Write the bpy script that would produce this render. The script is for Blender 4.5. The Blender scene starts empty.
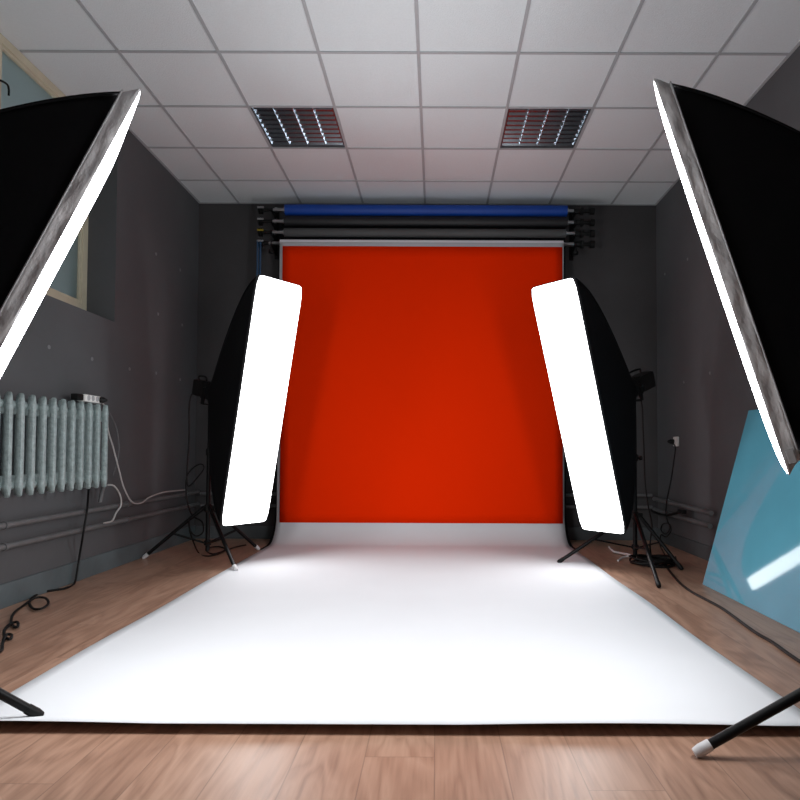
import bpy, bmesh, math, random
from mathutils import Vector, Matrix, noise
random.seed(7)
SC = bpy.context.scene
COL = SC.collection
F, CX, CY, PITCH, ROLL, CH = 629.7, 435.85, 432.0, 0.03, 0.004, 0.844
PI = math.pi
XL, XR, YB, YN, ZC = -2.302, 2.125, 6.035, -2.2, CH + 2.392

# ------------------------------------------------------------------ helpers
_cf = Vector((0, math.cos(PITCH), math.sin(PITCH))); _cr = Vector((1, 0, 0)); _cu = _cr.cross(_cf)
CAM_R = _cr * math.cos(ROLL) + _cu * math.sin(ROLL); CAM_U = _cu * math.cos(ROLL) - _cr * math.sin(ROLL); CAM_F = _cf
def ray(px, py):                            # survey of the photo: direction of a sight line
    return CAM_F + CAM_R * ((px - CX) / F) + CAM_U * ((CY - py) / F)
def PF(px, py, z=0.0):                      # ... met with the height z
    d = ray(px, py); return Vector((0, 0, CH)) + d * ((z - CH) / d.z)
def PY(px, py, Y):                          # ... met at the distance Y
    d = ray(px, py); return Vector((0, 0, CH)) + d * (Y / d.y)
def PX(px, py, X):                          # ... met with a side wall plane
    d = ray(px, py); return Vector((0, 0, CH)) + d * (X / d.x)

def link_obj(name, me, mat=None, parent=None):
    o = bpy.data.objects.new(name, me)
    COL.objects.link(o)
    if mat is not None:
        me.materials.append(mat)
    if parent is not None:
        o.parent = parent
    return o
def obj(name, bm, mat, parent=None, smooth=False):
    me = bpy.data.meshes.new(name)
    bmesh.ops.recalc_face_normals(bm, faces=bm.faces)
    bm.to_mesh(me); bm.free()
    if smooth:
        for p in me.polygons: p.use_smooth = True
        try: me.set_sharp_from_angle(angle=math.radians(40))
        except Exception: pass
    return link_obj(name, me, mat, parent)
def thing(name, label, cat, loc=(0, 0, 0), group=None):
    o = bpy.data.objects.new(name, None); COL.objects.link(o)
    o.location = loc; o.empty_display_size = 0.1
    return tag(o, label, cat, group)
def tag(o, label, cat, group=None, kind=None):
    o['label'] = label; o['category'] = cat
    if group: o['group'] = group
    if kind: o['kind'] = kind
    return o
def struct(name, bm, mat, parent=None, smooth=False):
    o = obj(name, bm, mat, parent, smooth)
    o['kind'] = 'structure'
    return o

def add_box(bm, c, s, bevel=0.0, M=None):
    r = bmesh.ops.create_cube(bm, size=1.0)
    vs = r['verts']
    for v in vs:
        v.co = Vector((v.co.x * s[0], v.co.y * s[1], v.co.z * s[2]))
    if bevel > 0:
        es = list({e for v in vs for e in v.link_edges})
        rr = bmesh.ops.bevel(bm, geom=es, offset=bevel, segments=2, affect='EDGES', profile=0.6)
        vs = list({v for v in rr['verts']} | {v for v in vs if v.is_valid})
    T = Matrix.Translation(Vector(c))
    for v in vs:
        v.co = (T @ M @ v.co) if M is not None else (v.co + Vector(c))
def lohi(bm, lo, hi, bevel=0.0):
    lo = Vector(lo); hi = Vector(hi)
    add_box(bm, (lo + hi) / 2, hi - lo, bevel)
def frame_of(d):
    d = d.normalized()
    a = Vector((0, 0, 1)) if abs(d.z) < 0.9 else Vector((1, 0, 0))
    x = d.cross(a).normalized(); y = d.cross(x).normalized()
    return x, y
def add_cyl(bm, a, b, r0, r1=None, n=16, cap=True):
    a = Vector(a); b = Vector(b); r1 = r0 if r1 is None else r1
    x, y = frame_of(b - a)
    A = [bm.verts.new(a + (x * math.cos(2*PI*i/n) + y * math.sin(2*PI*i/n)) * r0) for i in range(n)]
    B = [bm.verts.new(b + (x * math.cos(2*PI*i/n) + y * math.sin(2*PI*i/n)) * r1) for i in range(n)]
    for i in range(n):
        bm.faces.new((A[i], A[(i+1) % n], B[(i+1) % n], B[i]))
    if cap:
        bm.faces.new(A[::-1]); bm.faces.new(B)
def add_lathe(bm, a, axis, prof, n=20):
    """prof: list of (distance along axis, radius)"""
    a = Vector(a); d = Vector(axis).normalized(); x, y = frame_of(d)
    rings = []
    for t, r in prof:
        rings.append([bm.verts.new(a + d * t + (x * math.cos(2*PI*i/n) + y * math.sin(2*PI*i/n)) * max(r, 1e-4)) for i in range(n)])
    for j in range(len(rings) - 1):
        for i in range(n):
            bm.faces.new((rings[j][i], rings[j][(i+1) % n], rings[j+1][(i+1) % n], rings[j+1][i]))
    bm.faces.new(rings[0][::-1]); bm.faces.new(rings[-1])
def spline(pts, k=6, closed=False):
    pts = [Vector(p) for p in pts]; out = []
    n = len(pts)
    for i in range(n - 1):
        p0 = pts[max(i-1, 0)]; p1 = pts[i]; p2 = pts[i+1]; p3 = pts[min(i+2, n-1)]
        for j in range(k):
            t = j / k
            out.append(0.5 * ((2*p1) + (-p0+p2)*t + (2*p0-5*p1+4*p2-p3)*t*t + (-p0+3*p1-3*p2+p3)*t**3))
    out.append(pts[-1])
    return out
def add_tube(bm, pts, r, n=8, k=6):
    P = spline(pts, k) if k > 1 else [Vector(p) for p in pts]
    prev = None; rings = []
    x = None
    for i, p in enumerate(P):
        d = (P[min(i+1, len(P)-1)] - P[max(i-1, 0)])
        if d.length < 1e-7: d = Vector((0, 0, 1))
        d.normalize()
        if x is None: x, y = frame_of(d)
        else:
            x = (x - d * x.dot(d))
            if x.length < 1e-5: x, _ = frame_of(d)
            x.normalize(); y = d.cross(x)
        rings.append([bm.verts.new(p + (x * math.cos(2*PI*a/n) + y * math.sin(2*PI*a/n)) * r) for a in range(n)])
    for j in range(len(rings) - 1):
        for i in range(n):
            bm.faces.new((rings[j][i], rings[j][(i+1) % n], rings[j+1][(i+1) % n], rings[j+1][i]))
    bm.faces.new(rings[0][::-1]); bm.faces.new(rings[-1])

# ---------------------------------------------------------------- materials
def srgb(r, g, b):
    f = lambda c: (c/255/12.92) if c/255 <= 0.04045 else ((c/255+0.055)/1.055)**2.4
    return (f(r), f(g), f(b), 1)
def mat(name, col, rough=0.6, metal=0.0, var=0.0, scale=8.0, bump=0.0, bscale=60.0, spec=0.5, sheen=0.0, stretch=None):
    m = bpy.data.materials.new(name); m.use_nodes = True
    nt = m.node_tree; b = nt.nodes['Principled BSDF']
    b.inputs['Base Color'].default_value = col
    b.inputs['Roughness'].default_value = rough
    b.inputs['Metallic'].default_value = metal
    b.inputs['Specular IOR Level'].default_value = spec
    tc = nt.nodes.new('ShaderNodeTexCoord'); src = tc.outputs['Object']
    if stretch:
        mp = nt.nodes.new('ShaderNodeMapping'); mp.inputs['Scale'].default_value = stretch
        nt.links.new(src, mp.inputs['Vector']); src = mp.outputs['Vector']
    if var > 0:
        nz = nt.nodes.new('ShaderNodeTexNoise'); nz.inputs['Scale'].default_value = scale; nz.inputs['Detail'].default_value = 6
        nt.links.new(src, nz.inputs['Vector'])
        rp = nt.nodes.new('ShaderNodeMapRange')
        rp.inputs['From Min'].default_value = 0.3; rp.inputs['From Max'].default_value = 0.7
        rp.inputs['To Min'].default_value = 1 - var; rp.inputs['To Max'].default_value = 1 + var
        nt.links.new(nz.outputs['Fac'], rp.inputs['Value'])
        mx = nt.nodes.new('ShaderNodeVectorMath'); mx.operation = 'SCALE'
        mx.inputs[0].default_value = col[:3]
        nt.links.new(rp.outputs['Result'], mx.inputs['Scale'])
        nt.links.new(mx.outputs['Vector'], b.inputs['Base Color'])
    if bump > 0:
        nb = nt.nodes.new('ShaderNodeTexNoise'); nb.inputs['Scale'].default_value = bscale; nb.inputs['Detail'].default_value = 5
        nt.links.new(src, nb.inputs['Vector'])
        bp = nt.nodes.new('ShaderNodeBump'); bp.inputs['Strength'].default_value = bump; bp.inputs['Distance'].default_value = 0.01
        nt.links.new(nb.outputs['Fac'], bp.inputs['Height'])
        nt.links.new(bp.outputs['Normal'], b.inputs['Normal'])
    return m

M_wall = mat('grey wall paint', (0.091, 0.093, 0.098, 1), 0.75, var=0.12, scale=1.3, bump=0.25, bscale=14)
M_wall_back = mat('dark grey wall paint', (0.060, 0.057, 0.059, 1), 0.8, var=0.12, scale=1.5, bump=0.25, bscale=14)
M_wall_bounce = mat('pale bounce wall', (0.62, 0.62, 0.63, 1), 0.8, var=0.05, scale=1.5)  # pale tone chosen to bounce light, for the unseen wall only
M_base_dark = mat('dark grey baseboard paint', (0.075, 0.085, 0.09, 1), 0.6, var=0.15, scale=5)
M_base = mat('blue grey baseboard paint', (0.105, 0.135, 0.145, 1), 0.55, var=0.15, scale=5, bump=0.15, bscale=30)
M_tile = mat('mineral fibre ceiling tile', (0.82, 0.865, 0.885, 1), 0.95, var=0.02, scale=90, bump=0.35, bscale=160, spec=0.2)
M_grid = mat('ceiling grid paint', (0.46, 0.48, 0.50, 1), 0.45, var=0.03, scale=20)
M_cream = mat('cream window paint', srgb(205, 196, 172), 0.5, var=0.06, scale=12)
M_black_cloth = mat('black softbox nylon', (0.004, 0.004, 0.005, 1), 0.75, bump=0.1, bscale=40, spec=0.15)
M_band = mat('silver grey softbox fabric', (0.80, 0.79, 0.80, 1), 0.5, var=0.22, scale=22, bump=0.8, bscale=30, stretch=(1, 0.5, 1))
M_band_dark = mat('dark rim fabric', (0.02, 0.02, 0.022, 1), 0.7, var=0.2, scale=20)
M_seam = mat('light grey seam', (0.42, 0.42, 0.43, 1), 0.5, var=0.1, scale=30)
M_black_metal = mat('black painted metal', (0.006, 0.006, 0.0065, 1), 0.45, var=0.2, scale=30, spec=0.2)
M_black_plastic = mat('black plastic', (0.008, 0.008, 0.008, 1), 0.5, spec=0.25, var=0.2, scale=40)
M_foot_white = mat('pale rubber foot', (0.62, 0.61, 0.62, 1), 0.55, var=0.1, scale=30)
M_foot_black = mat('black rubber foot', (0.006, 0.006, 0.006, 1), 0.5, spec=0.2, var=0.1, scale=30)
M_chrome = mat('steel', (0.45, 0.45, 0.46, 1), 0.3, metal=1.0, var=0.1, scale=30)
M_paper = mat('white seamless paper', (0.72, 0.735, 0.76, 1), 0.8, var=0.012, scale=2.5, spec=0.2)
M_blackpaper = mat('black seamless paper', (0.006, 0.006, 0.008, 1), 0.8, spec=0.2)
M_red = mat('red backdrop cloth', (0.93, 0.030, 0.0012, 1), 0.9, spec=0.0)
M_blue = mat('blue paper roll', srgb(0, 64, 158), 0.5, var=0.03, scale=6)
M_blk_roll = mat('black paper roll', (0.012, 0.012, 0.014, 1), 0.5)
M_gry_roll = mat('charcoal paper roll', (0.075, 0.075, 0.075, 1), 0.6, var=0.04, scale=6)
M_wht_roll = mat('white paper roll', (0.90, 0.89, 0.95, 1), 0.6, var=0.02, scale=6)
M_chain = mat('blue plastic chain', (0.012, 0.06, 0.14, 1), 0.4)
M_yellow = mat('yellow plastic', srgb(150, 130, 30), 0.5)
M_rad = mat('blue grey radiator paint', (0.32, 0.39, 0.39, 1), 0.42, var=0.22, scale=45, bump=0.4, bscale=90)
M_pipe = mat('grey painted pipe', (0.12, 0.122, 0.125, 1), 0.45, var=0.15, scale=14)
M_white_plastic = mat('white plastic', (0.85, 0.84, 0.81, 1), 0.4, var=0.05, scale=30)
M_cable_w = mat('pale grey cable', (0.42, 0.40, 0.39, 1), 0.5)
M_cable_b = mat('black cable', (0.006, 0.0055, 0.0055, 1), 0.5, spec=0.25)
M_tape = mat('white tape', (0.62, 0.60, 0.60, 1), 0.6, var=0.05, scale=40)
M_patch = mat('pale plaster plug', (0.20, 0.195, 0.205, 1), 0.6, var=0.2, scale=60)
M_mirror = mat('polished aluminium louvre', (0.50, 0.56, 0.62, 1), 0.17, metal=1.0)
M_housing = mat('light housing', (0.10, 0.10, 0.11, 1), 0.5, metal=0.0)
M_tube = mat('unlit fluorescent tube', (0.80, 0.80, 0.80, 1), 0.15)

def emis(name, col, s):
    m = bpy.data.materials.new(name); m.use_nodes = True
    b = m.node_tree.nodes['Principled BSDF']
    b.inputs['Base Color'].default_value = (0.8, 0.8, 0.8, 1)
    b.inputs['Emission Color'].default_value = col
    b.inputs['Emission Strength'].default_value = s
    tc = m.node_tree.nodes.new('ShaderNodeTexCoord'); nz = m.node_tree.nodes.new('ShaderNodeTexNoise')
    nz.inputs['Scale'].default_value = 3
    mr = m.node_tree.nodes.new('ShaderNodeMapRange')
    mr.inputs['To Min'].default_value = s * 0.97; mr.inputs['To Max'].default_value = s * 1.03
    L = m.node_tree.links
    L.new(tc.outputs['Object'], nz.inputs['Vector']); L.new(nz.outputs['Fac'], mr.inputs['Value'])
    L.new(mr.outputs['Result'], b.inputs['Emission Strength'])
    return m
E_REAR, E_FRONT = 5.8, 13.6
M_diff = emis('glowing white rear diffuser', (0.97, 0.985, 1.0, 1), E_REAR)
M_diff2 = emis('glowing white front diffuser', (0.97, 0.985, 1.0, 1), E_FRONT)

def wood_floor():
    m = bpy.data.materials.new('laminate wood planks'); m.use_nodes = True
    nt = m.node_tree; L = nt.links; b = nt.nodes['Principled BSDF']
    tc = nt.nodes.new('ShaderNodeTexCoord')
    sp = nt.nodes.new('ShaderNodeSeparateXYZ'); L.new(tc.outputs['Object'], sp.inputs[0])
    def mth(op, a, bb=None):
        n = nt.nodes.new('ShaderNodeMath'); n.operation = op
        for i, v in enumerate((a, bb)):
            if v is None: continue
            if isinstance(v, (int, float)): n.inputs[i].default_value = v
            else: L.new(v, n.inputs[i])
        return n.outputs[0]
    PW, PL = 0.192, 1.28
    xs = mth('DIVIDE', sp.outputs['X'], PW)
    col = mth('FLOOR', xs); fx = mth('FRACT', xs)
    off = mth('FRACT', mth('MULTIPLY', col, 0.377))
    ys = mth('ADD', mth('DIVIDE', sp.outputs['Y'], PL), off)
    row = mth('FLOOR', ys); fy = mth('FRACT', ys)
    cid = nt.nodes.new('ShaderNodeCombineXYZ'); L.new(col, cid.inputs[0]); L.new(row, cid.inputs[1])
    wn = nt.nodes.new('ShaderNodeTexWhiteNoise'); L.new(cid.outputs[0], wn.inputs['Vector'])
    # grain coordinates: stretched along Y and shifted for each plank
    sh = nt.nodes.new('ShaderNodeVectorMath'); sh.operation = 'SCALE'; L.new(wn.outputs['Color'], sh.inputs[0]); sh.inputs['Scale'].default_value = 13.0
    ad = nt.nodes.new('ShaderNodeVectorMath'); ad.operation = 'ADD'; L.new(tc.outputs['Object'], ad.inputs[0]); L.new(sh.outputs[0], ad.inputs[1])
    mp = nt.nodes.new('ShaderNodeMapping'); mp.inputs['Scale'].default_value = (4.0, 0.8, 1); L.new(ad.outputs[0], mp.inputs['Vector'])
    nz = nt.nodes.new('ShaderNodeTexNoise'); nz.inputs['Scale'].default_value = 1.3; nz.inputs['Detail'].default_value = 3; nz.inputs['Distortion'].default_value = 0.6
    L.new(mp.outputs[0], nz.inputs['Vector'])
    wv = mth('PINGPONG', mth('MULTIPLY', nz.outputs['Fac'], 8.0), 0.5)       # contour-like growth rings
    mp2 = nt.nodes.new('ShaderNodeMapping'); mp2.inputs['Scale'].default_value = (60, 3.0, 1); L.new(ad.outputs[0], mp2.inputs['Vector'])
    fine = nt.nodes.new('ShaderNodeTexNoise'); fine.inputs['Scale'].default_value = 1.5; fine.inputs['Detail'].default_value = 5
    L.new(mp2.outputs[0], fine.inputs['Vector'])
    g = mth('ADD', mth('MULTIPLY', wv, 0.55), mth('MULTIPLY', fine.outputs['Fac'], 0.62))
    g = mth('ADD', g, mth('MULTIPLY', wn.outputs['Value'], 0.18))
    cr = nt.nodes.new('ShaderNodeValToRGB'); L.new(g, cr.inputs[0])
    e = cr.color_ramp.elements
    e[0].position = 0.22; e[0].color = (0.235, 0.126, 0.083, 1)
    e[1].position = 0.95; e[1].color = (0.500, 0.310, 0.220, 1)
    k = cr.color_ramp.elements.new(0.55); k.color = (0.385, 0.222, 0.152, 1)
    ex = mth('MINIMUM', fx, mth('SUBTRACT', 1.0, fx)); ey = mth('MINIMUM', fy, mth('SUBTRACT', 1.0, fy))
    gx = mth('LESS_THAN', ex, 0.009); gy = mth('LESS_THAN', ey, 0.0012)
    gap = mth('MAXIMUM', gx, gy)
    mx = nt.nodes.new('ShaderNodeMix'); mx.data_type = 'RGBA'
    L.new(mth('MULTIPLY', gap, 0.35), mx.inputs[0]); L.new(cr.outputs[0], mx.inputs[6]); mx.inputs[7].default_value = (0.05, 0.026, 0.018, 1)
    L.new(mx.outputs[2], b.inputs['Base Color'])
    L.new(mth('ADD', mth('MULTIPLY', fine.outputs['Fac'], 0.12), 0.30), b.inputs['Roughness'])
    bp = nt.nodes.new('ShaderNodeBump'); bp.inputs['Strength'].default_value = 0.06; bp.inputs['Distance'].default_value = 0.004
    L.new(mth('SUBTRACT', g, gap), bp.inputs['Height']); L.new(bp.outputs[0], b.inputs['Normal'])
    return m
M_floor = wood_floor()

def glass_mat():
    m = bpy.data.materials.new('frosted window glass'); m.use_nodes = True
    b = m.node_tree.nodes['Principled BSDF']
    b.inputs['Base Color'].default_value = (0.62, 0.76, 0.78, 1)
    b.inputs['Roughness'].default_value = 0.45
    b.inputs['Transmission Weight'].default_value = 0.85
    b.inputs['IOR'].default_value = 1.3
    nz = m.node_tree.nodes.new('ShaderNodeTexNoise'); nz.inputs['Scale'].default_value = 60
    bp = m.node_tree.nodes.new('ShaderNodeBump'); bp.inputs['Strength'].default_value = 0.1
    m.node_tree.links.new(nz.outputs['Fac'], bp.inputs['Height']); m.node_tree.links.new(bp.outputs[0], b.inputs['Normal'])
    return m
M_glass = glass_mat()
M_panel = mat('glossy sky blue acrylic', (0.13, 0.42, 0.55, 1), 0.06, var=0.05, scale=3, spec=0.6)

# ------------------------------------------------------------------ room
T = 0.34
bm = bmesh.new(); lohi(bm, (XL - T, YN - 0.3, -0.12), (XR + 0.3, YB + 0.3, 0)); struct('floor', bm, M_floor)
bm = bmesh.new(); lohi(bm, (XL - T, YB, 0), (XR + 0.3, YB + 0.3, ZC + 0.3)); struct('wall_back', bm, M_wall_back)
bm = bmesh.new(); lohi(bm, (XR, YN, 0), (XR + 0.3, YB, ZC + 0.3)); wall_right = struct('wall_right', bm, M_wall)
bm = bmesh.new(); lohi(bm, (XL - T, YN - 0.3, 0), (XR + 0.3, YN, ZC + 0.3)); struct('wall_front', bm, M_wall_bounce)  # unseen wall behind the camera, made pale to brighten floor and ceiling
_we = PX(114.5, 322, XL); WY0, WY1, WZ = 2.60, _we.y, _we.z          # window recess (reaches up to the suspended ceiling)
bm = bmesh.new()
lohi(bm, (XL - T, WY1, 0), (XL, YB, ZC + 0.3))
lohi(bm, (XL - T, YN, 0), (XL, WY0, ZC + 0.3))
# wall under the window, its top sloping up towards the frame
vs = [bm.verts.new(p) for p in ((XL - T, WY0, 0), (XL, WY0, 0), (XL, WY0, WZ), (XL - 0.20, WY0, WZ + 0.06), (XL - T, WY0, WZ + 0.06),
                                (XL - T, WY1, 0), (XL, WY1, 0), (XL, WY1, WZ), (XL - 0.20, WY1, WZ + 0.06), (XL - T, WY1, WZ + 0.06))]
bm.faces.new(vs[:5]); bm.faces.new(vs[5:][::-1])
for i in range(5):
    j = (i + 1) % 5
    bm.faces.new((vs[i], vs[j], vs[j + 5], vs[i + 5]))
wall_left = struct('wall_left', bm, M_wall)

# ceiling: suspended tiles, two cells left open for the light fittings
GX0, GY0 = -1.9136, 3.711
cells_open = {(1, 1), (4, 1)}
bm = bmesh.new()
for i in range(-2, 8):
    for j in range(-11, 5):
        if (i, j) in cells_open: continue
        x0 = max(GX0 + 0.6 * i, XL - T); x1 = min(GX0 + 0.6 * (i + 1), XR + 0.05)
        y0 = max(GY0 + 0.6 * j, YN - 0.05); y1 = min(GY0 + 0.6 * (j + 1), YB + 0.03)
        if x1 - x0 < 0.01 or y1 - y0 < 0.01: continue
        lohi(bm, (x0 + 0.001, y0 + 0.001, ZC), (x1 - 0.001, y1 - 0.001, ZC + 0.015))
ceiling = struct('ceiling', bm, M_tile)
bm = bmesh.new(); lohi(bm, (XL - T, YN - 0.3, ZC + 0.3), (XR + 0.3, YB + 0.3, ZC + 0.42)); struct('ceiling_slab', bm, M_wall, ceiling)
bm = bmesh.new()
gw = 0.0095
for i in range(0, 8):
    x = GX0 + 0.6 * i
    if x < XR: lohi(bm, (x - gw, YN, ZC - 0.006), (x + gw, YB, ZC + 0.001))
for j in range(-9, 4):
    y = GY0 + 0.6 * j
    xa = XL - 0.2 if WY0 < y < WY1 else XL
    lohi(bm, (xa, y - gw, ZC - 0.0055), (XR, y + gw, ZC + 0.0012))
for a, b_ in (((XL, WY1, ZC - 0.006), (XL + 0.018, YB, ZC)), ((XR - 0.018, YN, ZC - 0.006), (XR, YB, ZC)), ((XL, YB - 0.018, ZC - 0.006), (XR, YB, ZC)), ((XL, YN, ZC - 0.006), (XL + 0.018, WY0, ZC))):
    lohi(bm, a, b_)
struct('trim_1', bm, M_grid)

# baseboards
bm = bmesh.new(); lohi(bm, (XL, YN, 0), (XL + 0.014, YB, 0.128), 0.003); struct('baseboard_left', bm, M_base)
bm = bmesh.new(); lohi(bm, (XR - 0.014, YN, 0), (XR, YB, 0.115), 0.003); struct('baseboard_right', bm, M_base_dark)
bm = bmesh.new(); lohi(bm, (XL + 0.014, YB - 0.014, 0), (XR - 0.014, YB, 0.12), 0.003); struct('baseboard_back', bm, M_base_dark)

# window in the recess
XW = XL - 0.20
win = bpy.data.objects.new('window_1', None); COL.objects.link(win); win['kind'] = 'structure'; win.location = (XW, (WY0 + WY1) / 2, WZ + 0.06)
WI = Matrix.Translation(-win.location)
def winpart(name, bm, m, smooth=False, parent=None):
    bm.transform(WI); o = obj(name, bm, m, parent or win, smooth); return o
zb, zt, fw = WZ + 0.055, ZC - 0.008, 0.062
bm = bmesh.new()
lohi(bm, (XW - 0.06, WY0, zb), (XW, WY1, zb + fw), 0.004); lohi(bm, (XW - 0.06, WY0, zt - fw + 0.012), (XW, WY1, zt), 0.004)
for y in (WY0, WY1 - fw): lohi(bm, (XW - 0.06, y, zb + fw - 0.002), (XW - 0.0012, y + fw, zt - fw + 0.014), 0.002)
winpart('window_frame', bm, M_cream)
MY = 3.50
bm = bmesh.new(); lohi(bm, (XW - 0.055, MY - 0.045, zb + fw), (XW + 0.004, MY + 0.045, zt - fw + 0.012), 0.004)
mull = winpart('mullion', bm, M_cream)
for ya, yb in ((WY0 + fw, MY - 0.045), (MY + 0.045, WY1 - fw)):
    bm = bmesh.new(); s = 0.022; za, zc = zb + fw, zt - fw + 0.012
    lohi(bm, (XW - 0.05, ya, za), (XW - 0.008, ya + s, zc), 0.003); lohi(bm, (XW - 0.05, yb - s, za), (XW - 0.008, yb, zc), 0.003)
    lohi(bm, (XW - 0.05, ya + s, za), (XW - 0.008, yb - s, za + s), 0.003); lohi(bm, (XW - 0.05, ya + s, zc - s), (XW - 0.008, yb - s, zc), 0.003)
    sash = winpart('window_sash', bm, M_cream)
    bm = bmesh.new(); lohi(bm, (XW - 0.034, ya + s, za + s), (XW - 0.026, yb - s, zc - s)); winpart('window_pane', bm, M_glass)
bm = bmesh.new()
hz = 2.925
lohi(bm, (XW + 0.004, MY - 0.014, hz - 0.035), (XW + 0.012, MY + 0.014, hz + 0.035), 0.003)
add_tube(bm, [(XW + 0.01, MY, hz), (XW + 0.03, MY + 0.005, hz + 0.005), (XW + 0.035, MY + 0.05, hz + 0.01), (XW + 0.035, MY + 0.065, hz - 0.01), (XW + 0.035, MY + 0.066, hz - 0.045)], 0.006, 8)
winpart('window_handle', bm, M_black_metal, True)

# little plugs in the wall paint
def plug(p, wall, nx, r=0.011):
    bm = bmesh.new()
    add_lathe(bm, p, (nx, 0, 0), [(-0.002, r * 1.25), (0.002, r * 1.2), (0.005, r * 0.8), (0.007, r * 0.3)], 12)
    obj('wall_plug', bm, M_patch, wall, True)
for px, py in ((49, 347), (92, 359), (129.5, 369), (156, 373), (180, 379.5), (158, 314), (156, 254), (180, 270), (182, 325)):
    plug(PX(px, py, XL), wall_left, 1)
for px, py in ((687.7, 259), (665, 274), (710, 373), (684, 382)):
    plug(PX(px, py, XR), wall_right, -1)

# ------------------------------------------------------------- ceiling lights (switched off)
def louvre_light(label, i):
    x0 = GX0 + 0.6 * i + 0.012; x1 = x0 + 0.576; y0 = GY0 + 0.6 + 0.012; y1 = y0 + 0.576
    cx, cy = (x0 + x1) / 2, (y0 + y1) / 2
    t = thing('ceiling_light', label, 'ceiling light', (cx, cy, ZC + 0.1), 'recessed ceiling lights')
    off = Matrix.Translation(-Vector(t.location))
    def part(name, bm, m, smooth=False):
        bm.transform(off); return obj(name, bm, m, t, smooth)
    bm = bmesh.new()
    h = 0.1; w = 0.004
    lohi(bm, (x0, y0, ZC + h), (x1, y1, ZC + h + w))
    lohi(bm, (x0, y0, ZC), (x0 + w, y1, ZC + h)); lohi(bm, (x1 - w, y0, ZC), (x1, y1, ZC + h))
    lohi(bm, (x0 + w, y0, ZC), (x1 - w, y0 + w, ZC + h)); lohi(bm, (x0 + w, y1 - w, ZC), (x1 - w, y1, ZC + h))
    part('housing', bm, M_housing)
    n = 4; cw = (x1 - x0 - 0.016) / n
    for k in range(n):
        xc = x0 + 0.008 + cw * (k + 0.5)
        bm = bmesh.new(); add_cyl(bm, (xc, y0 + 0.02, ZC + 0.07), (xc, y1 - 0.02, ZC + 0.07), 0.013, n=14)
        part('tube', bm, M_tube, True)
    bm = bmesh.new()                       # parabolic side reflectors between the lamps, V-shaped
    for k in range(n + 1):
        xc = x0 + 0.008 + cw * k
        segs = [(0.0, 0.0015), (0.03, 0.012), (0.055, 0.024), (0.075, 0.040)]
        for sgn in (-1, 1):
            if (k == 0 and sgn < 0) or (k == n and sgn > 0): continue
            A = [bm.verts.new((xc + sgn * b, y0 + 0.006, ZC + 0.002 + a)) for a, b in segs]
            B = [bm.verts.new((xc + sgn * b, y1 - 0.006, ZC + 0.002 + a)) for a, b in segs]
            for q in range(3): bm.faces.new((A[q], A[q+1], B[q+1], B[q]))
        bm.faces.new([bm.verts.new(p) for p in ((xc - 0.0015, y0 + 0.006, ZC + 0.002), (xc + 0.0015, y0 + 0.006, ZC + 0.002), (xc + 0.0015, y1 - 0.006, ZC + 0.002), (xc - 0.0015, y1 - 0.006, ZC + 0.002))])
    part('reflector', bm, M_mirror)
    bm = bmesh.new(); m = 9
    for q in range(m):
        y = y0 + (y1 - y0) * (q + 0.5) / m
        for k in range(n):
            xa = x0 + 0.008 + cw * k + 0.004; xb = xa + cw - 0.008
            pts = [(-0.0008, 0.001), (0.0008, 0.001), (0.008, 0.018), (0.016, 0.040), (-0.016, 0.040), (-0.008, 0.018)]
            A = [bm.verts.new((xa, y + a, ZC + b)) for a, b in pts]; B = [bm.verts.new((xb, y + a, ZC + b)) for a, b in pts]
            for s in range(6): bm.faces.new((A[s], A[(s+1) % 6], B[(s+1) % 6], B[s]))
    part('louvre', bm, M_mirror)
louvre_light('square louvred ceiling light, switched off, left one of the two', 1)
louvre_light('square louvred ceiling light, switched off, right one of the two', 4)

# ------------------------------------------------------------------ backdrop
BX0, BX1, RY = -1.462, 1.185, 5.855
ZB_, ZK, ZG, ZW = [PY(430, v, RY).z for v in (210.5, 222.0, 233.0, 243.8)]
def sweep(x0, x1, yv, ztop, zf, rad, yend, lip, name, m, label, cat, thick=0.0012, wav=0.0):
    prof = [(yv, ztop)]
    nz_ = 14
    for k in range(1, nz_ + 1): prof.append((yv, ztop + (zf + rad - ztop) * k / nz_))
    for k in range(1, 17):
        a = PI / 2 * k / 16; prof.append((yv - rad * (1 - math.cos(a)), zf + rad * (1 - math.sin(a))))
    ys = yv - rad; n = 40
    for k in range(1, n + 1):
        y = ys + (yend - ys) * k / n
        z = zf
        if lip > 0:
            t = max(0, (yend + 0.16 - y) / 0.16); z += lip * t * t
        prof.append((y, z))
    bm = bmesh.new(); nx = 48; G = []
    for (y, z) in prof:
        r = []
        for i in range(nx + 1):
            u = i / nx; x = x0 + (x1 - x0) * u
            dz = 0; dx = 0
            if z < 0.1 and y < ys and wav:
                e = (abs(u - 0.5) * 2) ** 8
                dz = wav * e * (0.5 + 0.5 * math.sin(y * 5.3 + 2 * u))
                if lip and y < yend + 0.3:
                    dz += 0.006 * math.sin(u * 9 + 1) * max(0, (yend + 0.3 - y) / 0.3) ** 2
                dx = 0.004 * math.sin(y * 4) * e
            r.append(bm.verts.new((x + dx, y, z + max(dz, 0))))
        G.append(r)
    for j in range(len(G) - 1):
        for i in range(nx): bm.faces.new((G[j][i], G[j][i+1], G[j+1][i+1], G[j+1][i]))
    o = obj(name, bm, m, None, True)
    md = o.modifiers.new('thickness', 'SOLIDIFY'); md.thickness = thick; md.offset = 0
    return tag(o, label, cat)
sweep(BX0, BX1, 5.815, ZW, 0.006, 0.26, 1.895, 0.026, 'white_backdrop', M_paper,
      'wide white paper backdrop sweeping from the wall down across the floor', 'backdrop', wav=0.0025)
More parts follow.
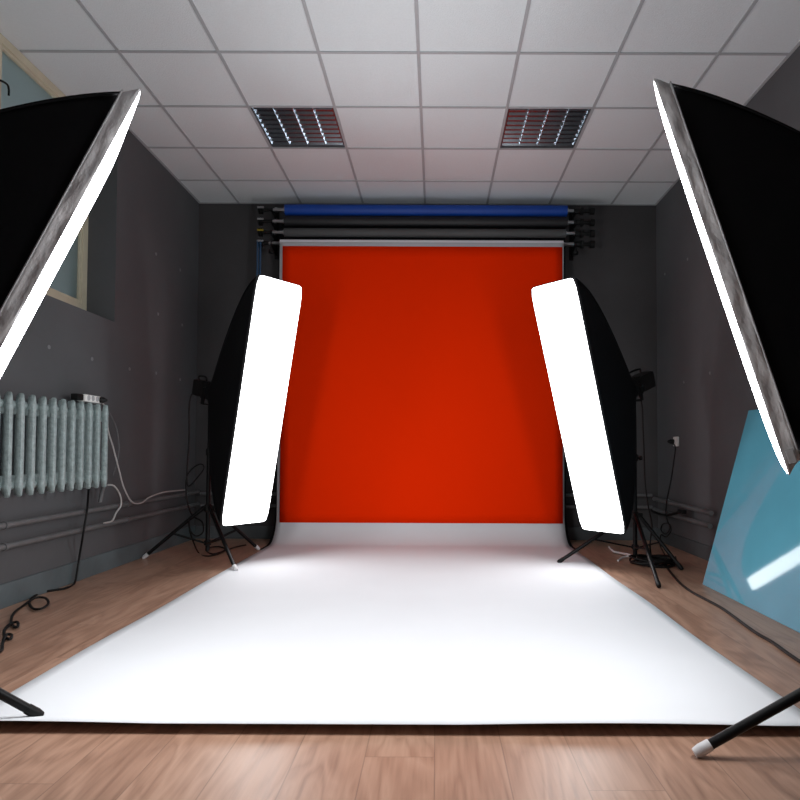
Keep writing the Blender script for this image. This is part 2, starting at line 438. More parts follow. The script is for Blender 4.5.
sweep(BX0 - 0.03, BX1 + 0.032, 5.905, ZW + 0.2, 0.003, 0.335, 5.35, 0, 'black_backdrop', M_blackpaper,
      'black paper backdrop hanging just behind the white one, its edges showing', 'backdrop')
ZR0 = PY(420, 523, 5.795).z; RX0 = PY(280.9, 400, 5.795).x; RX1 = PY(562.6, 400, 5.795).x
bm = bmesh.new()
nx, nz_ = 30, 24; G = []
for j in range(nz_ + 1):
    z = ZW - 0.046 + (ZR0 - ZW + 0.046) * j / nz_
    G.append([bm.verts.new((RX0 + (RX1 - RX0) * i / nx, 5.795 + 0.001 * math.sin(i * 0.6), z)) for i in range(nx + 1)])
for j in range(nz_):
    for i in range(nx): bm.faces.new((G[j][i], G[j][i+1], G[j+1][i+1], G[j+1][i]))
red = obj('red_backdrop', bm, M_red, None, True)
md = red.modifiers.new('thickness', 'SOLIDIFY'); md.thickness = 0.002
tag(red, 'plain red rectangular backdrop hanging in front of the white paper', 'backdrop')

ROLLS = [(ZB_, 0.050, M_blue, 'blue', 'thick blue paper roll, topmost of the four rolls', -1.422, 1.222),
         (ZK, 0.043, M_blk_roll, 'black', 'black paper roll just under the blue roll', -1.43, 1.225),
         (ZG, 0.040, M_gry_roll, 'grey', 'dark grey paper roll just above the white roll', -1.43, 1.21),
         (ZW, 0.034, M_wht_roll, 'white', 'slim white paper roll, lowest of the four rolls', -1.465, 1.187)]
for z, r, m, nm, lab, xa, xb in ROLLS:
    t = thing('backdrop_roll', lab, 'paper roll', (xa, RY, z), 'backdrop rolls')
    o_ = Vector((xa, RY, z))
    bm = bmesh.new(); add_cyl(bm, Vector((xa, RY, z)) - o_, Vector((xb, RY, z)) - o_, r, n=32); obj('paper', bm, m, t, True)
    for sx, x in ((-1, xa), (1, xb)):
        bm = bmesh.new()
        p = Vector((x, RY, z)) - o_
        prof = [(0, r * 0.55), (0.012, r * 0.55), (0.014, 0.017), (0.05, 0.017), (0.075, 0.017), (0.077, 0.022), (0.098, 0.022), (0.10, 0.014), (0.115, 0.014)]
        add_lathe(bm, p, (sx, 0, 0), prof, 18)
        obj('end_rod', bm, M_chrome, t, True)
    # chain wheel on the left end
    bm = bmesh.new(); wx = -1.655 - xa
    add_lathe(bm, (wx - 0.02, 0, 0), (1, 0, 0), [(0, 0.020), (0.004, 0.042), (0.014, 0.042), (0.02, 0.030), (0.026, 0.042), (0.036, 0.042), (0.040, 0.018), (0.10, 0.014), (0.20 + 0.0, 0.010)], 20)
    wheel = obj('chain_wheel', bm, M_black_plastic, t, True)
    bm = bmesh.new(); add_box(bm, (wx + 0.012, -0.048, 0.006), (0.060, 0.008, 0.018), 0.002)
    obj('wheel_guard', bm, M_yellow if nm == 'grey' else M_chrome, t)
    # right end plug with its knob
    bm = bmesh.new(); ex = 1.285 - xa
    add_lathe(bm, (ex, 0, 0), (1, 0, 0), [(0, 0.018), (0.03, 0.026), (0.06, 0.026), (0.066, 0.038), (0.09, 0.038), (0.095, 0.018), (0.15, 0.018), (0.155, 0.034), (0.195, 0.034), (0.20, 0.012)], 18)
    obj('expansion_plug', bm, M_black_plastic, t, True)
def bracket(x, label):
    t = thing('roller_bracket', label, 'bracket', (x, YB, ZK), 'wall brackets for the paper rolls')
    off = Matrix.Translation(-Vector(t.location))
    bm = bmesh.new(); lohi(bm, (x - 0.02, YB - 0.006, ZW - 0.10), (x + 0.02, YB, ZB_ + 0.07), 0.002)
    lohi(bm, (x - 0.004, YB - 0.10, ZW - 0.07), (x + 0.004, YB - 0.005, ZB_ + 0.05), 0.001)
    bm.transform(off); obj('back_plate', bm, M_black_metal, t)
    for z, r, *_ in ROLLS:
        bm = bmesh.new()
        lohi(bm, (x - 0.007, RY - 0.028, z - 0.030), (x + 0.007, YB - 0.006, z - 0.018), 0.002)
        lohi(bm, (x - 0.007, RY - 0.036, z - 0.030), (x + 0.007, RY - 0.022, z + 0.008), 0.002)
        lohi(bm, (x - 0.007, RY + 0.022, z - 0.030), (x + 0.007, RY + 0.036, z + 0.020), 0.002)
        bm.transform(off); obj('hook', bm, M_black_metal, t)
    bm = bmesh.new(); add_lathe(bm, (x, RY - 0.02, ZW - 0.05), (0, 0, -1), [(0, 0.012), (0.02, 0.012), (0.022, 0.026), (0.05, 0.026), (0.055, 0.01)], 14)
    lohi(bm, (x - 0.008, RY - 0.03, ZW - 0.056), (x + 0.008, YB - 0.006, ZW - 0.044))
    bm.transform(off); obj('locking_knob', bm, M_black_plastic, t, True)
bracket(-1.545, 'black four hook wall bracket at the left end of the rolls')
bracket(1.30, 'black four hook wall bracket at the right end of the rolls')
# pull chain loop on the left
bm = bmesh.new()
for x, y in ((-1.668, 5.812), (-1.642, 5.812), (-1.668, 5.895)):
    add_tube(bm, [(x, y, 2.80), (x + 0.002, y, 1.9), (x, y, 1.25)], 0.008, 6, 4)
    for q in range(60):
        z = 2.79 - q * 0.0257
        bmesh.ops.create_icosphere(bm, subdivisions=1, radius=0.0115, matrix=Matrix.Translation((x + 0.001, y, z)))
lohi(bm, (-1.68, 5.80, 1.21), (-1.632, 5.905, 1.26), 0.006)
tag(obj('pull_chain', bm, M_chain, None, True), 'dark blue beaded pull chain hanging below the left roll ends', 'chain')

# ------------------------------------------------------------------ softboxes
def softbox(label, c, n, up, W, H, depth, band, front, group, diffm, bandm, hd=0.26, bow=0.8, tw=0.0, th=0.0):
    n = Vector(n).normalized(); w = Vector(up).cross(n).normalized(); u = n.cross(w).normalized()
    t = thing('softbox', label, 'softbox', tuple(c), group)
    t.matrix_world = Matrix.Translation(Vector(c)) @ Matrix((w, u, n)).transposed().to_4x4()
    # local axes: x across, y along the long side, z towards the subject
    def ring(hw, hh, ex, z, N=64, wob=0.0, rad=None):
        out = []
        for i in range(N):
            a = 2 * PI * (i + 0.5) / N
            ca, sa = math.cos(a), math.sin(a)
            # superellipse sampled so that all rings share the corner directions
            k = (abs(ca) ** ex + abs(sa) ** ex) ** (-1 / ex)
            x, y = ca * k * hw, sa * k * hh
            if wob:
                x += wob * noise.noise(Vector((x * 9, y * 9, z * 30))); y += wob * noise.noise(Vector((y * 9, z * 30, x * 9 + 5)))
            out.append((x, y, z))
        return out
    def loft(bm, rings, cap0=False, cap1=False):
        R = [[bm.verts.new(p) for p in r] for r in rings]
        N = len(R[0])
        for j in range(len(R) - 1):
            for i in range(N): bm.faces.new((R[j][i], R[j][(i+1) % N], R[j+1][(i+1) % N], R[j+1][i]))
        if cap0: bm.faces.new(R[0][::-1])
        if cap1: bm.faces.new(R[-1])
    EX = 26 if front else 22
    WB, HB = W - 2 * tw, H - 2 * th
    rg = []
    K = 18; r0 = 0.085; dd = depth - band
    def prof(k):
        s = k / K
        g = bow * math.sin(s * PI / 2) + (1 - bow) * s
        gw_ = 0.25 * g + 0.75 * s
        return s, g, gw_, 2 + (EX - 2) * s ** 1.2
    for k in range(K + 1):
        s, g, gw_, ex = prof(k)
        rg.append(ring(r0 + (WB / 2 - r0) * gw_, r0 + (HB / 2 - r0) * g, ex, -band - dd * (1 - s)))
    bm = bmesh.new(); loft(bm, rg, cap0=True)
    obj('body', bm, M_black_cloth, t, True)
    # four rod ribs along the corners
    for qx in (-1, 1):
        for qy in (-1, 1):
            bm = bmesh.new(); pts = []
            for k in range(K + 1):
                s, g, gw_, ex = prof(k)
                q = 2 ** (-1 / ex)
                pts.append((qx * (r0 + (WB/2 - r0) * gw_) * q, qy * (r0 + (HB/2 - r0) * g) * q, -band - dd * (1 - s)))
            add_tube(bm, pts, 0.005, 6, 1); obj('rod', bm, M_black_cloth, t, True)
    bm = bmesh.new()
    rr = [ring(WB/2, HB/2, EX, -band, 256, 0.0)]
    for q in range(1, 8): rr.append(ring(WB/2 + 0.0015 + tw * q / 8, HB/2 + 0.0015 + th * q / 8, EX, -band * (1 - q / 8), 256, 0.007 if front else 0.002))
    rr.append(ring(W/2, H/2, EX, 0, 256, 0.0)); rr.append(ring(W/2 - 0.008, H/2 - 0.008, EX, 0.0, 256)); rr.append(ring(W/2 - 0.008, H/2 - 0.008, EX, -0.01, 256))
    loft(bm, rr); obj('rim_band', bm, bandm, t, True)
    if front:
        bm = bmesh.new()
        P = [Vector(p) for p in ring(WB/2 + 0.003, HB/2 + 0.003, EX, -band, 160)]; P.append(P[0])
        add_tube(bm, P, 0.0028, 6, 1); obj('seam', bm, M_seam, t, True)
        for sx in (-1, 1):
            bm = bmesh.new()
            add_box(bm, (sx * (W/2 - tw * 0.45 + 0.004), -H/2 + 0.05, -band * 0.5), (0.005, 0.04, band * 0.5), 0.002)
            obj('corner_tab', bm, M_seam, t)
    bm = bmesh.new(); bulge = 0.016 if front else 0.012
    dr = []
    for s in (1.0, 0.97, 0.9, 0.8, 0.65, 0.5, 0.3, 0.12):
        zz = 0.001 + bulge * (1 - s ** 6) ** 0.7
        dr.append(ring((W/2 - 0.004) * s, (H/2 - 0.004) * s, EX * 1.0, zz, 96))
    loft(bm, dr, cap1=True)
    obj('diffuser', bm, diffm, t, True)
    # speed ring and flash head
    bm = bmesh.new(); add_lathe(bm, (0, 0, -depth - 0.03), (0, 0, 1), [(0, 0.072), (0.004, 0.092), (0.026, 0.092), (0.04, 0.086)], 28)
    obj('speed_ring', bm, M_black_metal, t, True)
    bm = bmesh.new()
    add_box(bm, (0, 0, -depth - 0.03 - hd / 2), (0.115, 0.13, hd), 0.016)
    for q in range(5): add_box(bm, (0, 0, -depth - 0.06 - q * 0.014), (0.121, 0.136, 0.005), 0.001)
    add_lathe(bm, (0, 0, -depth - 0.07), (0, 0, 1), [(0, 0.066), (0.02, 0.074), (0.045, 0.074)], 24)
    head = obj('flash_head', bm, M_black_plastic, t, True)
    bm = bmesh.new()
    add_tube(bm, [(-0.035, 0.066, -depth - hd + 0.01), (-0.035, 0.095, -depth - hd + 0.02), (-0.035, 0.098, -depth - 0.12), (-0.035, 0.066, -depth - 0.10)], 0.008, 8)
    obj('grip', bm, M_black_plastic, t, True)
    bm = bmesh.new()
    for sx in (-1, 1): add_box(bm, (sx * 0.066, -0.045, -depth - 0.07), (0.008, 0.13, 0.04), 0.002)
    add_box(bm, (0, -0.108, -depth - 0.07), (0.14, 0.008, 0.04), 0.002)
    obj('tilt_bracket', bm, M_black_metal, t)
    bm = bmesh.new(); add_lathe(bm, (0.07, -0.02, -depth - 0.07), (1, 0, 0), [(0, 0.012), (0.01, 0.012), (0.012, 0.022), (0.03, 0.022), (0.034, 0.015)], 14)
    obj('tilt_knob', bm, M_black_plastic, t, True)
    mt = Vector(c) + n * (-depth - 0.07) - u * 0.112      # where the bracket meets the stand
    return t, mt

def stand(label, hub, feet, ztop, group, footm, zh=0.39):
    x, y = hub
    t = thing('light_stand', label, 'light stand', (x, y, 0), group)
    O = Vector((x, y, 0))
    bm = bmesh.new(); add_cyl(bm, (0, 0, 0.06), (0, 0, zh + 0.45), 0.0165, n=16); obj('lower_pole', bm, M_black_metal, t, True)
    zt2 = max(zh + 0.5, ztop)
    bm = bmesh.new(); add_cyl(bm, (0, 0, zh + 0.42), (0, 0, zt2), 0.0125, n=14); obj('upper_pole', bm, M_black_metal, t, True)
    bm = bmesh.new(); add_lathe(bm, (0, 0, zh - 0.03), (0, 0, 1), [(0, 0.024), (0.01, 0.034), (0.045, 0.034), (0.06, 0.022)], 18)
    obj('collar', bm, M_black_plastic, t, True)
    if zt2 > zh + 0.6:
        bm = bmesh.new(); add_lathe(bm, (0, 0, zh + 0.41), (0, 0, 1), [(0, 0.02), (0.008, 0.025), (0.05, 0.025), (0.06, 0.016)], 18)
        obj('collar', bm, M_black_plastic, t, True)
    for zz in (zh, zh + 0.435):
        if zz > zt2: continue
        bm = bmesh.new(); add_lathe(bm, (0.02, 0, zz), (1, 0, 0), [(0, 0.008), (0.015, 0.008), (0.017, 0.018), (0.035, 0.018)], 12)
        obj('knob', bm, M_black_plastic, t, True)
    bm = bmesh.new(); add_lathe(bm, (0, 0, 0.10), (0, 0, 1), [(0, 0.02), (0.005, 0.027), (0.035, 0.027), (0.04, 0.02)], 16)
    obj('lower_collar', bm, M_black_plastic, t, True)
    for f in feet:
        fp = Vector((f[0], f[1], 0.006)) - O
        d = Vector((fp.x, fp.y, 0)).normalized()
        top = d * 0.028 + Vector((0, 0, zh + 0.01))
        end = top + (fp - top) * 0.955
        bm = bmesh.new(); add_cyl(bm, top, end, 0.0148, 0.0138, n=12)
        lg = obj('leg', bm, M_black_metal, t, True)
        bm = bmesh.new(); D = (fp - end).normalized()
        add_lathe(bm, end - D * 0.022, D, [(0, 0.0158), (0.03, 0.0165), (0.046, 0.0140), (0.050, 0.0125)], 12)
        obj('rubber_foot', bm, footm, lg, True)
        mid = top + (fp - top) * 0.52
        bm = bmesh.new()
        a = d * 0.025 + Vector((0, 0, 0.12)); side = Vector((-d.y, d.x, 0)) * 0.011
        for s in (-1, 1): add_cyl(bm, a + side * s, mid + side * s, 0.006, n=6)
        add_cyl(bm, mid - side * 1.3, mid + side * 1.3, 0.006, n=8)
        obj('brace', bm, M_black_metal, t, True)
    return t

def nrm(yaw, tilt):
    return Vector((math.cos(yaw) * math.cos(tilt), math.sin(yaw) * math.cos(tilt), -math.sin(tilt)))
UP = Vector((0, 0, 1))
# rear pair (poses recovered from the photograph)
nRL = nrm(-0.621, 0.21)
cRL = Vector((-1.259, 4.569, CH + 0.333))
_, mRL = softbox('tall glowing strip softbox at the left edge of the backdrop', cRL, nRL, UP, 0.417, 1.8, 0.56, 0.02, False, 'rear strip softboxes', M_diff, M_band_dark, 0.22)
nRR = nrm(-2.446, 0.32)
cRR = Vector((0.987, 4.364, CH + 0.276))
_, mRR = softbox('tall glowing strip softbox at the right edge of the backdrop', cRR, nRR, UP, 0.384, 1.8, 0.62, 0.02, False, 'rear strip softboxes', M_diff, M_band_dark, 0.29)
# front pair, seen edge-on: given by the near corner line of the face
def from_edge(Tp, yaw, tilt, W, H):
    n = nrm(yaw, tilt); wv = Vector((-math.sin(yaw), math.cos(yaw), 0))
    if wv.y < 0: wv = -wv
    u = n.cross(wv); u = -u if u.z < 0 else u
    Tq = 0.0 * wv + Vector(Tp)
    return Tq - u * H / 2 + wv * W / 2, n
k = 1.25 / 1.8
cFR, nFR = from_edge((0.97 * k - 0.010, 2.75 * k, CH + 1.655 * k + 0.014), math.radians(152), math.radians(16.1), 0.46, 1.278)
_, mFR = softbox('large black softbox seen edge-on at the right border, nearest the camera', cFR, nFR, UP, 0.46, 1.278, 0.50, 0.041, True, 'front softboxes', M_diff2, M_band, 0.24, 0.35, 0.010, 0.036)
cFL, nFL = from_edge((-1.29 * k, 2.71 * k, CH + 1.59 * k), math.radians(34.5), math.radians(22.1), 0.46, 1.25)
_, mFL = softbox('large black softbox seen edge-on at the left border, nearest the camera', cFL, nFL, UP, 0.46, 1.25, 0.50, 0.041, True, 'front softboxes', M_diff2, M_band, 0.24, 0.35, 0.010, 0.036)

def foot_ring(hub, first):
    v = Vector((first[0] - hub[0], first[1] - hub[1], 0))
    return [first] + [(hub[0] + (Matrix.Rotation(a, 3, 'Z') @ v).x, hub[1] + (Matrix.Rotation(a, 3, 'Z') @ v).y) for a in (2.094, -2.094)]
stand('black light stand with pale feet beside the left wall', (mRL.x, mRL.y), [(-2.262, 4.90), tuple(PF(236.5, 572)[:2]), tuple(PF(259, 550)[:2])], mRL.z, 'rear light stands', M_foot_white)
stand('black light stand with black feet by the right wall', (mRR.x, mRR.y), [tuple(PF(557.5, 563.5)[:2]), tuple(PF(659.5, 589)[:2]), tuple(PF(682, 570)[:2])], mRR.z, 'rear light stands', M_foot_black, 0.36)
hFR = (mFR.x, mFR.y)
stand('light stand whose pale-tipped leg crosses the lower right corner', hFR, foot_ring(hFR, tuple(PF(692, 757)[:2])), mFR.z, 'front light stands', M_foot_white)
hFL = (mFL.x, mFL.y)
fFL = foot_ring(hFL, tuple(PF(43, 719)[:2]))
fFL[1] = (max(fFL[1][0], XL + 0.06), fFL[1][1] + 0.05)
stand('light stand whose black-tipped leg rests on the lower left paper', hFL, fFL, mFL.z, 'front light stands', M_foot_black, 0.5)

# ------------------------------------------------------------------ radiator
XRD = -2.20
rad = thing('radiator', 'blue grey cast iron radiator under the window', 'radiator', (XRD, 3.70, 0.622))
RO = Vector((XRD, 3.70, 0.622))
for q in range(13):
    y = 4.118 - 0.0932 * q - RO.y
    bm = bmesh.new()
    for xs_, dpt in ((0.035, 0.025), (-0.035, 0.025)):
        hw = 0.0205
        outline = [(-hw * 0.55, 0.0), (0, -0.026), (hw * 0.55, 0.0), (hw, 0.028), (hw * 0.86, 0.07), (hw * 0.82, 0.28), (hw * 0.86, 0.47), (hw, 0.512), (hw * 0.5, 0.545), (0, 0.572), (-hw * 0.5, 0.545), (-hw, 0.512), (-hw * 0.86, 0.47), (-hw * 0.82, 0.28), (-hw * 0.86, 0.07), (-hw, 0.028)]
        rings = []
        for xx, sc in ((-0.5, 0.45), (-0.42, 0.8), (-0.2, 1.0), (0.2, 1.0), (0.42, 0.8), (0.5, 0.45)):
            rings.append([bm.verts.new((xs_ + xx * dpt * 1.3, y + a * sc, (0.273 + (b - 0.273) * (1 - (1 - sc) * 0.06)) * 0.90)) for a, b in outline])
        for j in range(len(rings) - 1):
            N = len(outline)
            for i in range(N): bm.faces.new((rings[j][i], rings[j][(i+1) % N], rings[j+1][(i+1) % N], rings[j+1][i]))
        bm.faces.new(rings[0][::-1]); bm.faces.new(rings[-1])
    for z in (0.032, 0.455):
        add_cyl(bm, (0, y - 0.0462, z), (0, y + 0.0462, z), 0.020, n=14)
    for z in (0.063, 0.428): add_box(bm, (-0.004, y, z), (0.075, 0.03, 0.05), 0.006)
    obj('radiator_section', bm, M_rad, rad, True)
for y in (0.3, -0.45):
    for z in (0.06, 0.49):
        bm = bmesh.new(); lohi(bm, (XL - XRD + 0.001, y - 0.008, z - 0.03), (-0.02, y + 0.008, z - 0.018), 0.002); obj('wall_bracket', bm, M_pipe, rad)
bm = bmesh.new()
add_tube(bm, [(0, 0.46, 0.035), (0, 0.50, 0.033), (-0.01, 0.52, 0.0), (-0.03, 0.525, -0.05), (-0.045, 0.525, -0.13)], 0.013, 10)
obj('inlet_pipe', bm, M_pipe, rad, True)

# ------------------------------------------------------------------ pipes
def pipe(pts, r, label, group='heating pipes', sup=()):
    o = Vector(pts[0]); t = thing('heating_pipe', label, 'pipe', tuple(o), group)
    bm = bmesh.new()
    P = [Vector(p) for p in pts]
    for a, b in zip(P[:-1], P[1:]): add_cyl(bm, a - o, b - o, r, n=14)
    for p in P[1:-1]: bmesh.ops.create_uvsphere(bm, u_segments=14, v_segments=8, radius=r * 1.12, matrix=Matrix.Translation(p - o))
    obj('pipe_run', bm, M_pipe, t, True)
    for p in (P[0], P[-1]):
        pass
    for c, d in sup:
        bm = bmesh.new(); c = Vector(c); d = Vector(d)
        add_cyl(bm, c - o, c + d - o, 0.006, n=8)
        ax = Vector((0, 1, 0)) if abs(d.x) > abs(d.y) else Vector((1, 0, 0))
        add_cyl(bm, c - ax * 0.012 - o, c + ax * 0.012 - o, r * 1.25, n=14)
        obj('pipe_clip', bm, M_pipe, t, True)
    return t
XP = XL + 0.055; YP = YB - 0.055; XQ = XR - 0.055
pipe([(XP, -1.5, 0.447), (XP, YP, 0.447)], 0.017, 'upper of two grey pipes along the left wall', sup=[((XP, y, 0.447), (-0.055, 0, 0)) for y in (3.3, 4.6, 5.7)])
pipe([(XP, -1.5, 0.335), (XP, YP, 0.335)], 0.017, 'lower of two grey pipes along the left wall', sup=[((XP, y, 0.335), (-0.055, 0, 0)) for y in (3.3, 4.6, 5.7)])
pipe([(XP + 0.02, YP, 0.430), (XQ - 0.02, YP, 0.430)], 0.016, 'upper of two grey pipes low along the back wall', sup=[((x, YP, 0.43), (0, 0.055, 0)) for x in (-1.9, -0.5, 1.6)])
pipe([(XP + 0.02, YP, 0.318), (XQ - 0.02, YP, 0.318)], 0.016, 'lower of two grey pipes low along the back wall', sup=[((x, YP, 0.318), (0, 0.055, 0)) for x in (-1.9, -0.5, 1.6)])
pipe([(XQ, YP, 0.400), (XQ, 4.74, 0.385)], 0.019, 'upper of two capped grey pipes on the right wall', sup=[((XQ, y, 0.40), (0.055, 0, 0)) for y in (5.6,)])
pipe([(XQ, YP, 0.298), (XQ, 4.76, 0.285)], 0.019, 'lower of two capped grey pipes on the right wall', sup=[((XQ, y, 0.295), (0.055, 0, 0)) for y in (5.6,)])

# ------------------------------------------------------------------ power strip and left cables
t = thing('power_strip', 'white power strip lying on top of the radiator', 'power strip', (-2.215, 4.02, 1.140))
bm = bmesh.new(); add_box(bm, (0, 0, 0.027), (0.055, 0.20, 0.046), 0.008); obj('strip_body', bm, M_white_plastic, t, True)
for y in (-0.06, -0.01, 0.04):
    bm = bmesh.new(); add_cyl(bm, (0.02, y, 0.03), (0.0285, y, 0.03), 0.017, n=18); obj('outlet', bm, M_seam, t, True)
bm = bmesh.new(); add_box(bm, (0.0, -0.14, 0.028), (0.045, 0.07, 0.04), 0.008); obj('adapter', bm, M_black_plastic, t, True)
bm = bmesh.new(); add_lathe(bm, (0.025, 0.075, 0.027), (1, 0.4, 0), [(0, 0.02), (0.02, 0.02), (0.035, 0.012), (0.045, 0.006)], 14); obj('plug', bm, M_black_plastic, t, True)
def cable(name, pts, r, m, label, cat='cable', group=None, k=6):
    bm = bmesh.new(); add_tube(bm, pts, r, 8, k)
    return tag(obj(name, bm, m, None, True), label, cat, group)
xw = -2.21
cable('white_cable', [PX(102, 402, xw), PX(107, 412, xw), PX(108, 430, xw), PX(113, 447, xw), PX(119, 470, xw), PX(124, 488, xw), PX(132, 502, xw), PX(141, 503, xw), PX(150, 497, xw), PX(165, 492, xw), PX(185, 490, xw)], 0.0055, M_cable_w, 'pale cable drooping from the power strip down to the pipes')
cable('thin_cable', [PX(101, 404, -2.23), PX(110, 414, -2.23), PX(117, 430, -2.23), PX(119, 448, -2.23), PX(117, 462, -2.23), PX(113, 475, -2.23)], 0.004, M_pipe, 'thin grey cable looping down right of the radiator')
cable('looped_cable', [PX(107, 485, xw), PX(114, 486, xw), PX(120, 495, xw), PX(121, 505, xw), PX(116, 513, xw), PX(112, 521, xw), PX(104, 523, xw)], 0.006, M_cable_w, 'short pale cable loop hanging below the radiator end')
xc = -2.145
zf = 0.008
cable('black_cord', [Vector((-2.262, 4.02, 1.14)), Vector((-2.268, 3.99, 1.10)), PX(92, 440, -2.268), PX(90, 470, -2.268), PX(88.5, 492, -2.262), PX(87, 510, -2.215), PX(83, 535, -2.215), PX(80, 553, -2.255), PX(77.5, 568, -2.262), PF(74.5, 583, zf), PF(66, 588, zf), PF(55, 590, zf), PF(43, 592, zf), PF(33, 597, zf), PF(29.5, 603, zf), PF(34, 609, zf + 0.004), PF(43, 608, zf + 0.01), PF(48.5, 603, zf + 0.012), PF(45, 598, zf + 0.013), PF(35, 598, zf + 0.014), PF(24, 605, zf), PF(14, 613, zf), PF(11, 621, zf), PF(14, 627, zf + 0.003), PF(18, 626, zf + 0.01), PF(17, 622, zf + 0.013), PF(10, 624, zf + 0.008),
      PF(4.5, 630, zf), PF(5, 637, zf), PF(10, 639, zf + 0.004), PF(11.5, 635, zf + 0.01), PF(6, 635, zf + 0.012), PF(2.5, 643, zf), PF(1.5, 650, zf), PF(-6, 655, zf)], 0.0065, M_cable_b, 'black cord curling down from the radiator across the left floor')

# rear left cable from flash head
hp = cRL - nRL * (0.56 + 0.24)
Yc = hp.y
cable('flash_cable', [hp, PY(191, 396, Yc), PY(189, 412, Yc), PY(189, 440, Yc), PY(187, 470, Yc), PY(188, 486, Yc), PY(197, 478, Yc), PY(204, 468, Yc), PY(200, 464, Yc), PY(191, 470, Yc), PY(186, 480, Yc), PY(187, 500, Yc), PY(192, 515, Yc - 0.05), PY(202, 522, Yc - 0.1),
      PY(203, 532, Yc - 0.15), PY(196, 536, Yc - 0.15), PY(190, 530, Yc - 0.15), PY(189, 520, Yc - 0.12), PY(190, 532, Yc - 0.1), PF(198, 552, 0.008), PF(206, 556, 0.008), PF(218, 554, 0.008), PF(225, 549, 0.008), PF(217, 546.5, 0.010), PF(206, 549, 0.016), PF(212, 554, 0.018), PF(224, 551, 0.018), PF(236, 547, 0.008), PF(246, 545, 0.008)], 0.006, M_cable_b, 'black cable hanging from the left flash head to the floor', k=7)

# ------------------------------------------------------------------ right side
# wall socket with plug
ps = PX(677.5, 441.5, XR)
t = thing('wall_socket', 'small white wall socket with a black plug on right wall', 'socket', tuple(ps))
bm = bmesh.new(); add_box(bm, (-0.012, 0, 0), (0.024, 0.085, 0.085), 0.006); obj('socket_plate', bm, M_white_plastic, t, True)
bm = bmesh.new(); add_lathe(bm, (-0.024, 0.02, 0), (-1, 0.15, 0), [(0, 0.02), (0.03, 0.02), (0.045, 0.012), (0.055, 0.006)], 14); obj('plug', bm, M_black_plastic, t, True)
xr = XR - 0.09
cable('power_cable', [ps + Vector((-0.075, 0.03, 0)), PX(675, 446, xr), PX(674, 460, xr), PX(671, 480, xr), PX(667, 500, xr), PX(666, 514, xr), PX(668, 522, xr), PX(670, 528, xr), PX(666, 534, xr), PX(661, 530, xr), PX(663, 524, xr), PX(669, 524, xr - 0.02), PX(671, 531, xr - 0.02), PX(666, 537, xr - 0.03), PX(661, 535, xr - 0.05), PX(660, 545, xr - 0.1), PX(664, 553, xr - 0.16), PF(668, 562, 0.01)], 0.0055, M_cable_b, 'black cord falling from the right wall socket into loops', k=7)
t = thing('hanging_adapter', 'black plug adapter with short arms hanging over the right pipes', 'adapter', tuple(PX(668, 513, XQ - 0.03)))
bm = bmesh.new(); O = Vector(t.location)
add_tube(bm, [PX(652, 511, XQ - 0.03) - O, PX(662, 515, XQ - 0.03) - O, PX(672, 514, XQ - 0.03) - O, PX(682, 511, XQ - 0.03) - O], 0.011, 8)
obj('adapter_body', bm, M_black_plastic, t, True)
bm = bmesh.new(); pe = PX(682, 511.5, XQ - 0.03) - O; add_box(bm, pe, (0.04, 0.10, 0.035), 0.008); obj('plug', bm, M_black_plastic, t, True)
hp = cRR - nRR * (0.62 + 0.16) - Vector((0, 0, 0.05)); Yc = hp.y
cable('flash_cable', [hp, PY(642, 405, Yc), PY(643, 425, Yc), PY(644, 450, Yc), PY(645, 480, Yc), PY(648, 505, Yc), PY(652, 525, Yc - 0.05), PY(650, 545, Yc - 0.1), PF(652, 560, 0.012)], 0.006, M_cable_b, 'black cable hanging from the right flash head to the floor')
# coiled cable heap on the floor beside the rear right stand
bm = bmesh.new(); pts = []
cc = PF(655, 563, 0.012)
for i in range(150):
    a = i * 0.42; rr = 0.13 + 0.035 * math.sin(i * 0.31) + 0.02 * math.sin(i * 0.11)
    pts.append((cc.x + rr * 1.0 * math.cos(a), cc.y + rr * 0.9 * math.sin(a), 0.008 + 0.05 * (i / 150) + 0.008 * math.sin(i * 0.9)))
add_tube(bm, pts, 0.0075, 6, 2)
tag(obj('cable_coil', bm, M_cable_b, None, True), 'heap of coiled black cable on the floor under right stand', 'cable')
cable('floor_cord', [PF(661, 562, 0.03), PF(666, 566, 0.012), PF(672, 574, 0.007), PF(680, 583, 0.007), PF(692, 592, 0.007), PF(705, 599, 0.007), PF(720, 607, 0.007), PF(733, 616, 0.007), PF(745, 625, 0.007), PF(758, 634, 0.007), PF(772, 642, 0.007), PF(786, 652, 0.007), PF(800, 661.5, 0.007), PF(820, 674, 0.007), PF(850, 690, 0.007)], 0.0075, M_cable_b, 'long black cord snaking along the floor beside blue panel')
bm = bmesh.new()
add_tube(bm, [PF(609, 547, 0.006), PF(613, 551, 0.02), PF(620, 553, 0.014), PF(630, 555, 0.022), PF(640, 560, 0.008)], 0.009, 6)
add_tube(bm, [PF(618, 560.5, 0.006), PF(624, 557, 0.012), PF(632, 556, 0.022)], 0.008, 6)
tag(obj('cable_tie', bm, M_tape, None, True), 'crumpled white tie strips on floor between right stand and backdrop', 'tie')
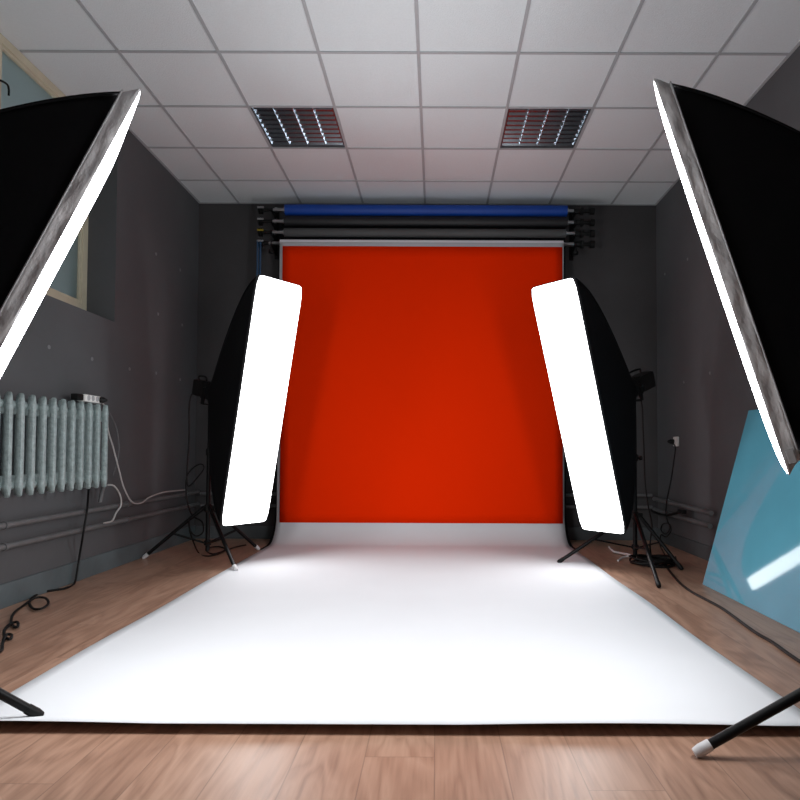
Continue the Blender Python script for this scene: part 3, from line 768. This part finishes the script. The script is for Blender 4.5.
# dark weight bag standing at the right rear stand
# leaning blue panel
def panel():
    bm = bmesh.new(); th = 0.012
    nb, nt_ = 1.70, XR - 0.022
    ys0, yt0 = 4.035, 4.23; ys1, yt1 = 2.62, 2.78
    hz_ = 1.125
    front = [Vector((nb, ys0, 0.002)), Vector((nt_, yt0, hz_)), Vector((nt_, yt1, hz_ + 0.0)), Vector((nb, ys1, 0.002))]
    nn = (front[1] - front[0]).cross(front[3] - front[0]).normalized()
    if nn.x < 0: nn = -nn
    A = [bm.verts.new(p) for p in front]; B = [bm.verts.new(p + nn * th) for p in front]
    bm.faces.new(A); bm.faces.new(B[::-1])
    for i in range(4): bm.faces.new((A[i], A[(i+1) % 4], B[(i+1) % 4], B[i]))
    bmesh.ops.bevel(bm, geom=bm.edges[:], offset=0.0015, segments=1, affect='EDGES')
    return bm
tag(obj('acrylic_panel', panel(), M_panel), 'large glossy light blue panel leaning against the right wall', 'panel')

# ------------------------------------------------------------------ world, camera
w = bpy.data.worlds.new('daylight'); SC.world = w; w.use_nodes = True
bg = w.node_tree.nodes['Background']; bg.inputs['Color'].default_value = (0.62, 0.68, 0.68, 1); bg.inputs['Strength'].default_value = 0.17

cam = bpy.data.cameras.new('camera'); co = bpy.data.objects.new('camera', cam); COL.objects.link(co)
cam.sensor_width = 36; cam.sensor_fit = 'HORIZONTAL'; cam.lens = F / 800 * 36
cam.shift_x = -(CX - 400) / 800; cam.shift_y = (CY - 400) / 800
f = Vector((0, math.cos(PITCH), math.sin(PITCH))); r = Vector((1, 0, 0)); u = r.cross(f)
r2 = r * math.cos(ROLL) + u * math.sin(ROLL); u2 = u * math.cos(ROLL) - r * math.sin(ROLL)
co.matrix_world = Matrix.Translation((0, 0, CH)) @ Matrix((r2, u2, -f)).transposed().to_4x4()
cam.clip_start = 0.02
SC.camera = co
SC.view_settings.view_transform = 'Standard'; SC.view_settings.look = 'None'; SC.view_settings.gamma = 1
SC.view_settings.use_curve_mapping = False
SC.view_settings.exposure = 0.28
